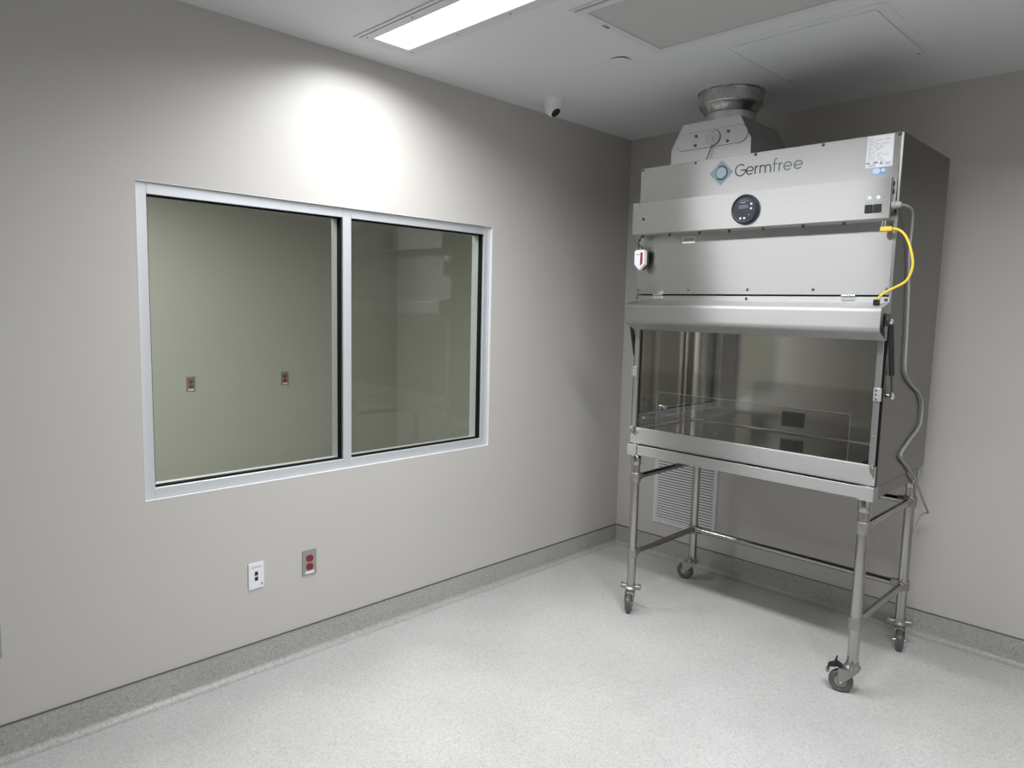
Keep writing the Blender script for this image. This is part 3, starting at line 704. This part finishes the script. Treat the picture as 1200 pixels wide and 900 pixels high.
merge(b, ribbon([arc(1.853, 2.234, 0.004, 0, 360, 16)], 0.003, LYP-0.0007, 0.0002))
obj('label_print', b, M['inkdark'], lp, smooth=False)
bl = obj('blue_label', box(1.821, 1.872, LYP-0.0006, LYP, 2.191, 2.2165), M['blue'], lp, smooth=False)
obj('blue_label_print', prism([(1.823, 2.1935), (1.846, 2.1935), (1.852, 2.204), (1.846, 2.2145), (1.823, 2.2145)], 1, LYP-0.001, LYP-0.0006), M['lblue'], lp, smooth=False)
obj('blue_label_print', lathe((1.862, LYP-0.0006, 2.206), (0, -1, 0), [(0, 0.007), (0.0004, 0.007), (0.0004, 0)], 20), M['lblue'], lp, smooth=False)
tg = obj('small_label', box(0.955, 1.024, CYF-0.0032, CYF-0.0015, 1.957, 1.987), M['paper'], mp_, smooth=False)
obj('label_band', box(0.959, 1.020, CYF-0.0036, CYF-0.0030, 1.9655, 1.9835), M['ink'], mp_, smooth=False)

# gas struts
for sx, x in ((1, CX1+0.014), (-1, CX0-0.014)):
    pT = Vector((x, -0.880, 1.608)); pB = Vector((x, -0.792, 1.296)); dd = (pB-pT).normalized()
    gs = obj('gas_strut', cyl(pT+dd*0.022, pT+dd*0.235, 0.0105, n=18), M['black'], cb)
    gs['label'] = 'black gas strut'
    obj('rod', cyl(pT+dd*0.235, pB-dd*0.012, 0.0042, n=12), M['bolt'], gs)
    for q, e in ((pT, 1), (pB, -1)):
        obj('ball_joint', lathe(q+dd*0.024*e if e > 0 else q-dd*0.016, -dd*e, [(0, 0.005), (0.008, 0.006), (0.014, 0.010), (0.022, 0.011), (0.030, 0.008), (0.033, 0)], 16), M['chrome'], gs)
        obj('stud', cyl(q, q-Vector((sx*0.016, 0, 0)), 0.005, n=12), M['chrome'], gs)
    obj('bracket', box(min(x-sx*0.015, x-sx*0.011), max(x-sx*0.015, x-sx*0.011), -0.905, -0.858, 1.583, 1.632, 0.001, 1), M['bolt'], cb)

# ------------------------------------------------------------------ exhaust transition and duct
EX = 0.989
ex = thing('exhaust_hood', 'tapered sheet metal exhaust box on top of the steel cabinet', 'exhaust box', (EX, -0.5, CZ1))
ez = 2.572
obj('box', prism([(EX-0.222, CZ1), (EX-0.222, 2.456), (EX-0.157, ez), (EX+0.157, ez), (EX+0.219, 2.456), (EX+0.221, CZ1)], 1, -0.700, -0.300, 0.0015), M['steel_dull'], ex)
pz, ph, pw = 2.483, 0.041, 0.195
stad = [(EX+0.006-pw+ph+ph*math.cos(math.radians(a)), pz+ph*math.sin(math.radians(a))) for a in range(90, 271, 12)] + [(EX+0.006+pw-ph+ph*math.cos(math.radians(a)), pz+ph*math.sin(math.radians(a))) for a in range(-90, 91, 12)]
obj('cover_plate_gap', prism([(EX+0.006+(q[0]-EX-0.006)*1.010, pz+(q[1]-pz)*1.045) for q in stad], 1, -0.7012, -0.699), M['bolt'], ex)
cvp = obj('cover_plate', prism(stad, 1, -0.7035, -0.700, 0.0008), M['steel_dull'], ex)
obj('sensor_gap', lathe((EX+0.022, -0.7036, pz+0.001), (0, -1, 0), [(0, 0.0385), (0.001, 0.0385), (0.001, 0)], 32), M['bolt'], cvp)
obj('sensor_disc', lathe((EX+0.020, -0.7036, pz+0.001), (0, -1, 0), [(0, 0.037), (0.006, 0.037), (0.008, 0.034), (0.008, 0)], 36), M['whitepaint'], cvp)
obj('print', ribbon([[(EX+0.022, pz+0.004), (EX+0.023, pz-0.006)], [(EX+0.022, pz-0.010), (EX+0.023, pz-0.018)], [(EX+0.014, pz+0.026), (EX+0.028, pz+0.026)]], 0.004, -0.7116, 0.0004), M['ink'], cvp, smooth=False)
eb_me = mesh_of('bolt', lathe((0, 0, 0), (0, -1, 0), [(0, 0.0075), (0.005, 0.0068), (0.006, 0)], 14), M['bolt'])
for x, z in ((EX-0.077, pz+0.022), (EX-0.080, pz-0.024), (EX+0.100, pz+0.020), (EX+0.098, pz-0.026)): inst('bolt', eb_me, cvp, (x, -0.7035, z))
obj('sensor_wire', tube([(EX+0.016, -0.708, pz-0.036), (EX+0.010, -0.712, pz-0.06), (EX-0.004, -0.716, pz-0.10), (EX-0.012, -0.72, CZ1+0.003)], 0.0022, 8), M['black'], ex)
dc = (EX, -0.510)
du = thing('exhaust_duct', 'round galvanised duct collar joining the exhaust box to the ceiling', 'duct', (dc[0], dc[1], ez))
obj('neck', lathe((dc[0], dc[1], ez+0.0005), (0, 0, 1), [(0, 0.126), (0.056, 0.126), (0.058, 0.128), (0.060, 0.126)], 56), M['galv'], du)
obj('flare', lathe((dc[0], dc[1], ez+0.0585), (0, 0, 1), [(0, 0.127), (0.002, 0.131), (0.018, 0.139), (0.036, 0.154), (0.040, 0.158), (0.043, 0.158)], 56), M['galv'], du)
obj('collar', lathe((dc[0], dc[1], ez+0.101), (0, 0, 1), [(0, 0.1585), (0.003, 0.1605), (0.006, 0.1585), (0.060, 0.1585), (0.066, 0.160)], 56), M['galv'], du)
b = bmesh.new()
for i in range(44):     # crimped tabs at the ceiling
    a = 2*math.pi*i/44; a2 = a+2*math.pi/44*0.78
    vv = []
    for r, z in ((0.1587, H-0.014), (0.1600, H-0.006), (0.168, H-0.0008)):
        vv.append([bv for bv in (b.verts.new((dc[0]+r*math.cos(q), dc[1]+r*math.sin(q), z)) for q in (a, (a+a2)/2, a2))])
    for A, B in zip(vv, vv[1:]):
        for k in range(2): b.faces.new((A[k], A[k+1], B[k+1], B[k]))
obj('crimped_tabs', b, M['galv'], du)

# ------------------------------------------------------------------ cords and hanging sensor
t = thing('mains_cable', 'grey power cable hanging down the right side of the steel cabinet', 'cable', (CX1+0.01, -0.6, 0.6))
gl = obj('cable_gland', lathe((BX1+0.001, -0.895, 2.058), (1, 0, 0), [(0, 0.016), (0.012, 0.016), (0.014, 0.012), (0.030, 0.012), (0.034, 0.008), (0.034, 0)], 16), M['cord'], t)
xs = CX1+0.009
pts = [(BX1+0.030, -0.893, 2.058), (xs+0.022, -0.850, 2.056), (xs+0.018, -0.770, 2.045), (xs+0.010, -0.730, 1.990), (xs, -0.700, 1.873), (xs, -0.672, 1.74), (xs, -0.655, 1.626), (xs, -0.640, 1.50), (xs, -0.630, 1.407), (xs, -0.590, 1.36), (xs, -0.502, 1.318), (xs, -0.400, 1.280), (xs, -0.343, 1.237), (xs, -0.325, 1.18), (xs, -0.350, 1.118), (xs, -0.480, 1.070), (xs, -0.585, 1.025), (xs, -0.560, 0.99), (xs, -0.491, 0.958), (xs, -0.400, 0.905), (xs, -0.312, 0.851), (xs+0.004, -0.23, 0.77), (xs+0.006, -0.130, 0.69), (xs+0.004, -0.095, 0.665), (xs-0.006, -0.150, 0.668), (xs-0.010, -0.195, 0.640), (xs-0.014, -0.222, 0.58)]
obj('cable', tube(pts, 0.0050, 10), M['cord'], t)
t = thing('sensor_cable', 'yellow cable looping from the control box to the sash hood', 'cable', (1.90, -0.91, 1.66))
obj('plug', lathe((1.893, -0.890, 2.002), (0, 0, -1), [(0, 0.009), (0.016, 0.009), (0.018, 0.011), (0.030, 0.011), (0.030, 0)], 14), M['chrome'], t)
obj('plug_housing', box(1.882, 1.926, -0.902, -0.878, 1.957, 1.976, 0.005, 2), M['yellow'], t)
obj('cable', tube([(1.920, -0.890, 1.966), (1.945, -0.890, 1.963), (1.975, -0.895, 1.938), (2.000, -0.900, 1.885), (2.012, -0.900, 1.820), (1.995, -0.900, 1.763), (1.950, -0.900, 1.733), (1.915, -0.902, 1.712), (1.897, -0.905, 1.690), (1.893, -0.906, 1.682)], 0.0050, 10), M['yellow'], t)
obj('connector', box(1.883, 1.904, -0.917, -0.896, 1.664, 1.688, 0.002, 1), M['black'], t)

t = thing('hanging_sensor', 'small white pointed alarm sensor hanging below the left end of the control box', 'sensor', (0.742, -0.875, 1.826))
hx, hy = 0.740, -0.895
poly = [(hx-0.030, 1.924), (hx-0.020, 1.930), (hx+0.022, 1.930), (hx+0.030, 1.924), (hx+0.030, 1.857), (hx, 1.828), (hx-0.030, 1.857)]
sb = obj('case', prism(poly, 1, hy-0.013, hy+0.013, 0.002), M['white'], t)
obj('face_label', prism([(hx-0.022, 1.918), (hx+0.022, 1.918), (hx+0.022, 1.861), (hx, 1.840), (hx-0.022, 1.861)], 1, hy-0.0136, hy-0.0128), M['paper'], sb, smooth=False)
obj('red_stripe', prism([(hx+0.006, 1.917), (hx+0.021, 1.917), (hx+0.021, 1.862), (hx+0.006, 1.848)], 1, hy-0.0140, hy-0.0134), M['redink'], sb, smooth=False)
obj('print', ribbon([[(hx-0.018, 1.907), (hx+0.002, 1.907)]], 0.006, hy-0.0136, 0.0004), M['ink'], sb, smooth=False)
obj('back_case', prism([(q[0]*0.9+hx*0.1+0.006, q[1]) for q in poly], 1, hy+0.013, hy+0.024, 0.0), M['black'], sb, smooth=False)
obj('wire', tube([(hx-0.012, hy, 1.928), (hx-0.014, hy, 1.945), (hx-0.022, hy+0.01, 1.955), (hx-0.028, hy+0.02, 1.975), (hx-0.014, hy+0.01, 1.990), (hx-0.006, hy+0.010, 2.004)], 0.0024, 8), M['black'], t)
obj('wire', tube([(hx+0.010, hy, 1.928), (hx+0.006, hy, 1.940), (hx-0.006, hy, 1.950), (hx-0.024, hy+0.006, 1.962)], 0.0030, 8), M['black'], t)
obj('wire', tube([(hx-0.022, hy+0.008, 1.958), (hx+0.004, hy+0.012, 1.944), (hx+0.028, hy+0.014, 1.922)], 0.0028, 8), M['black'], t)
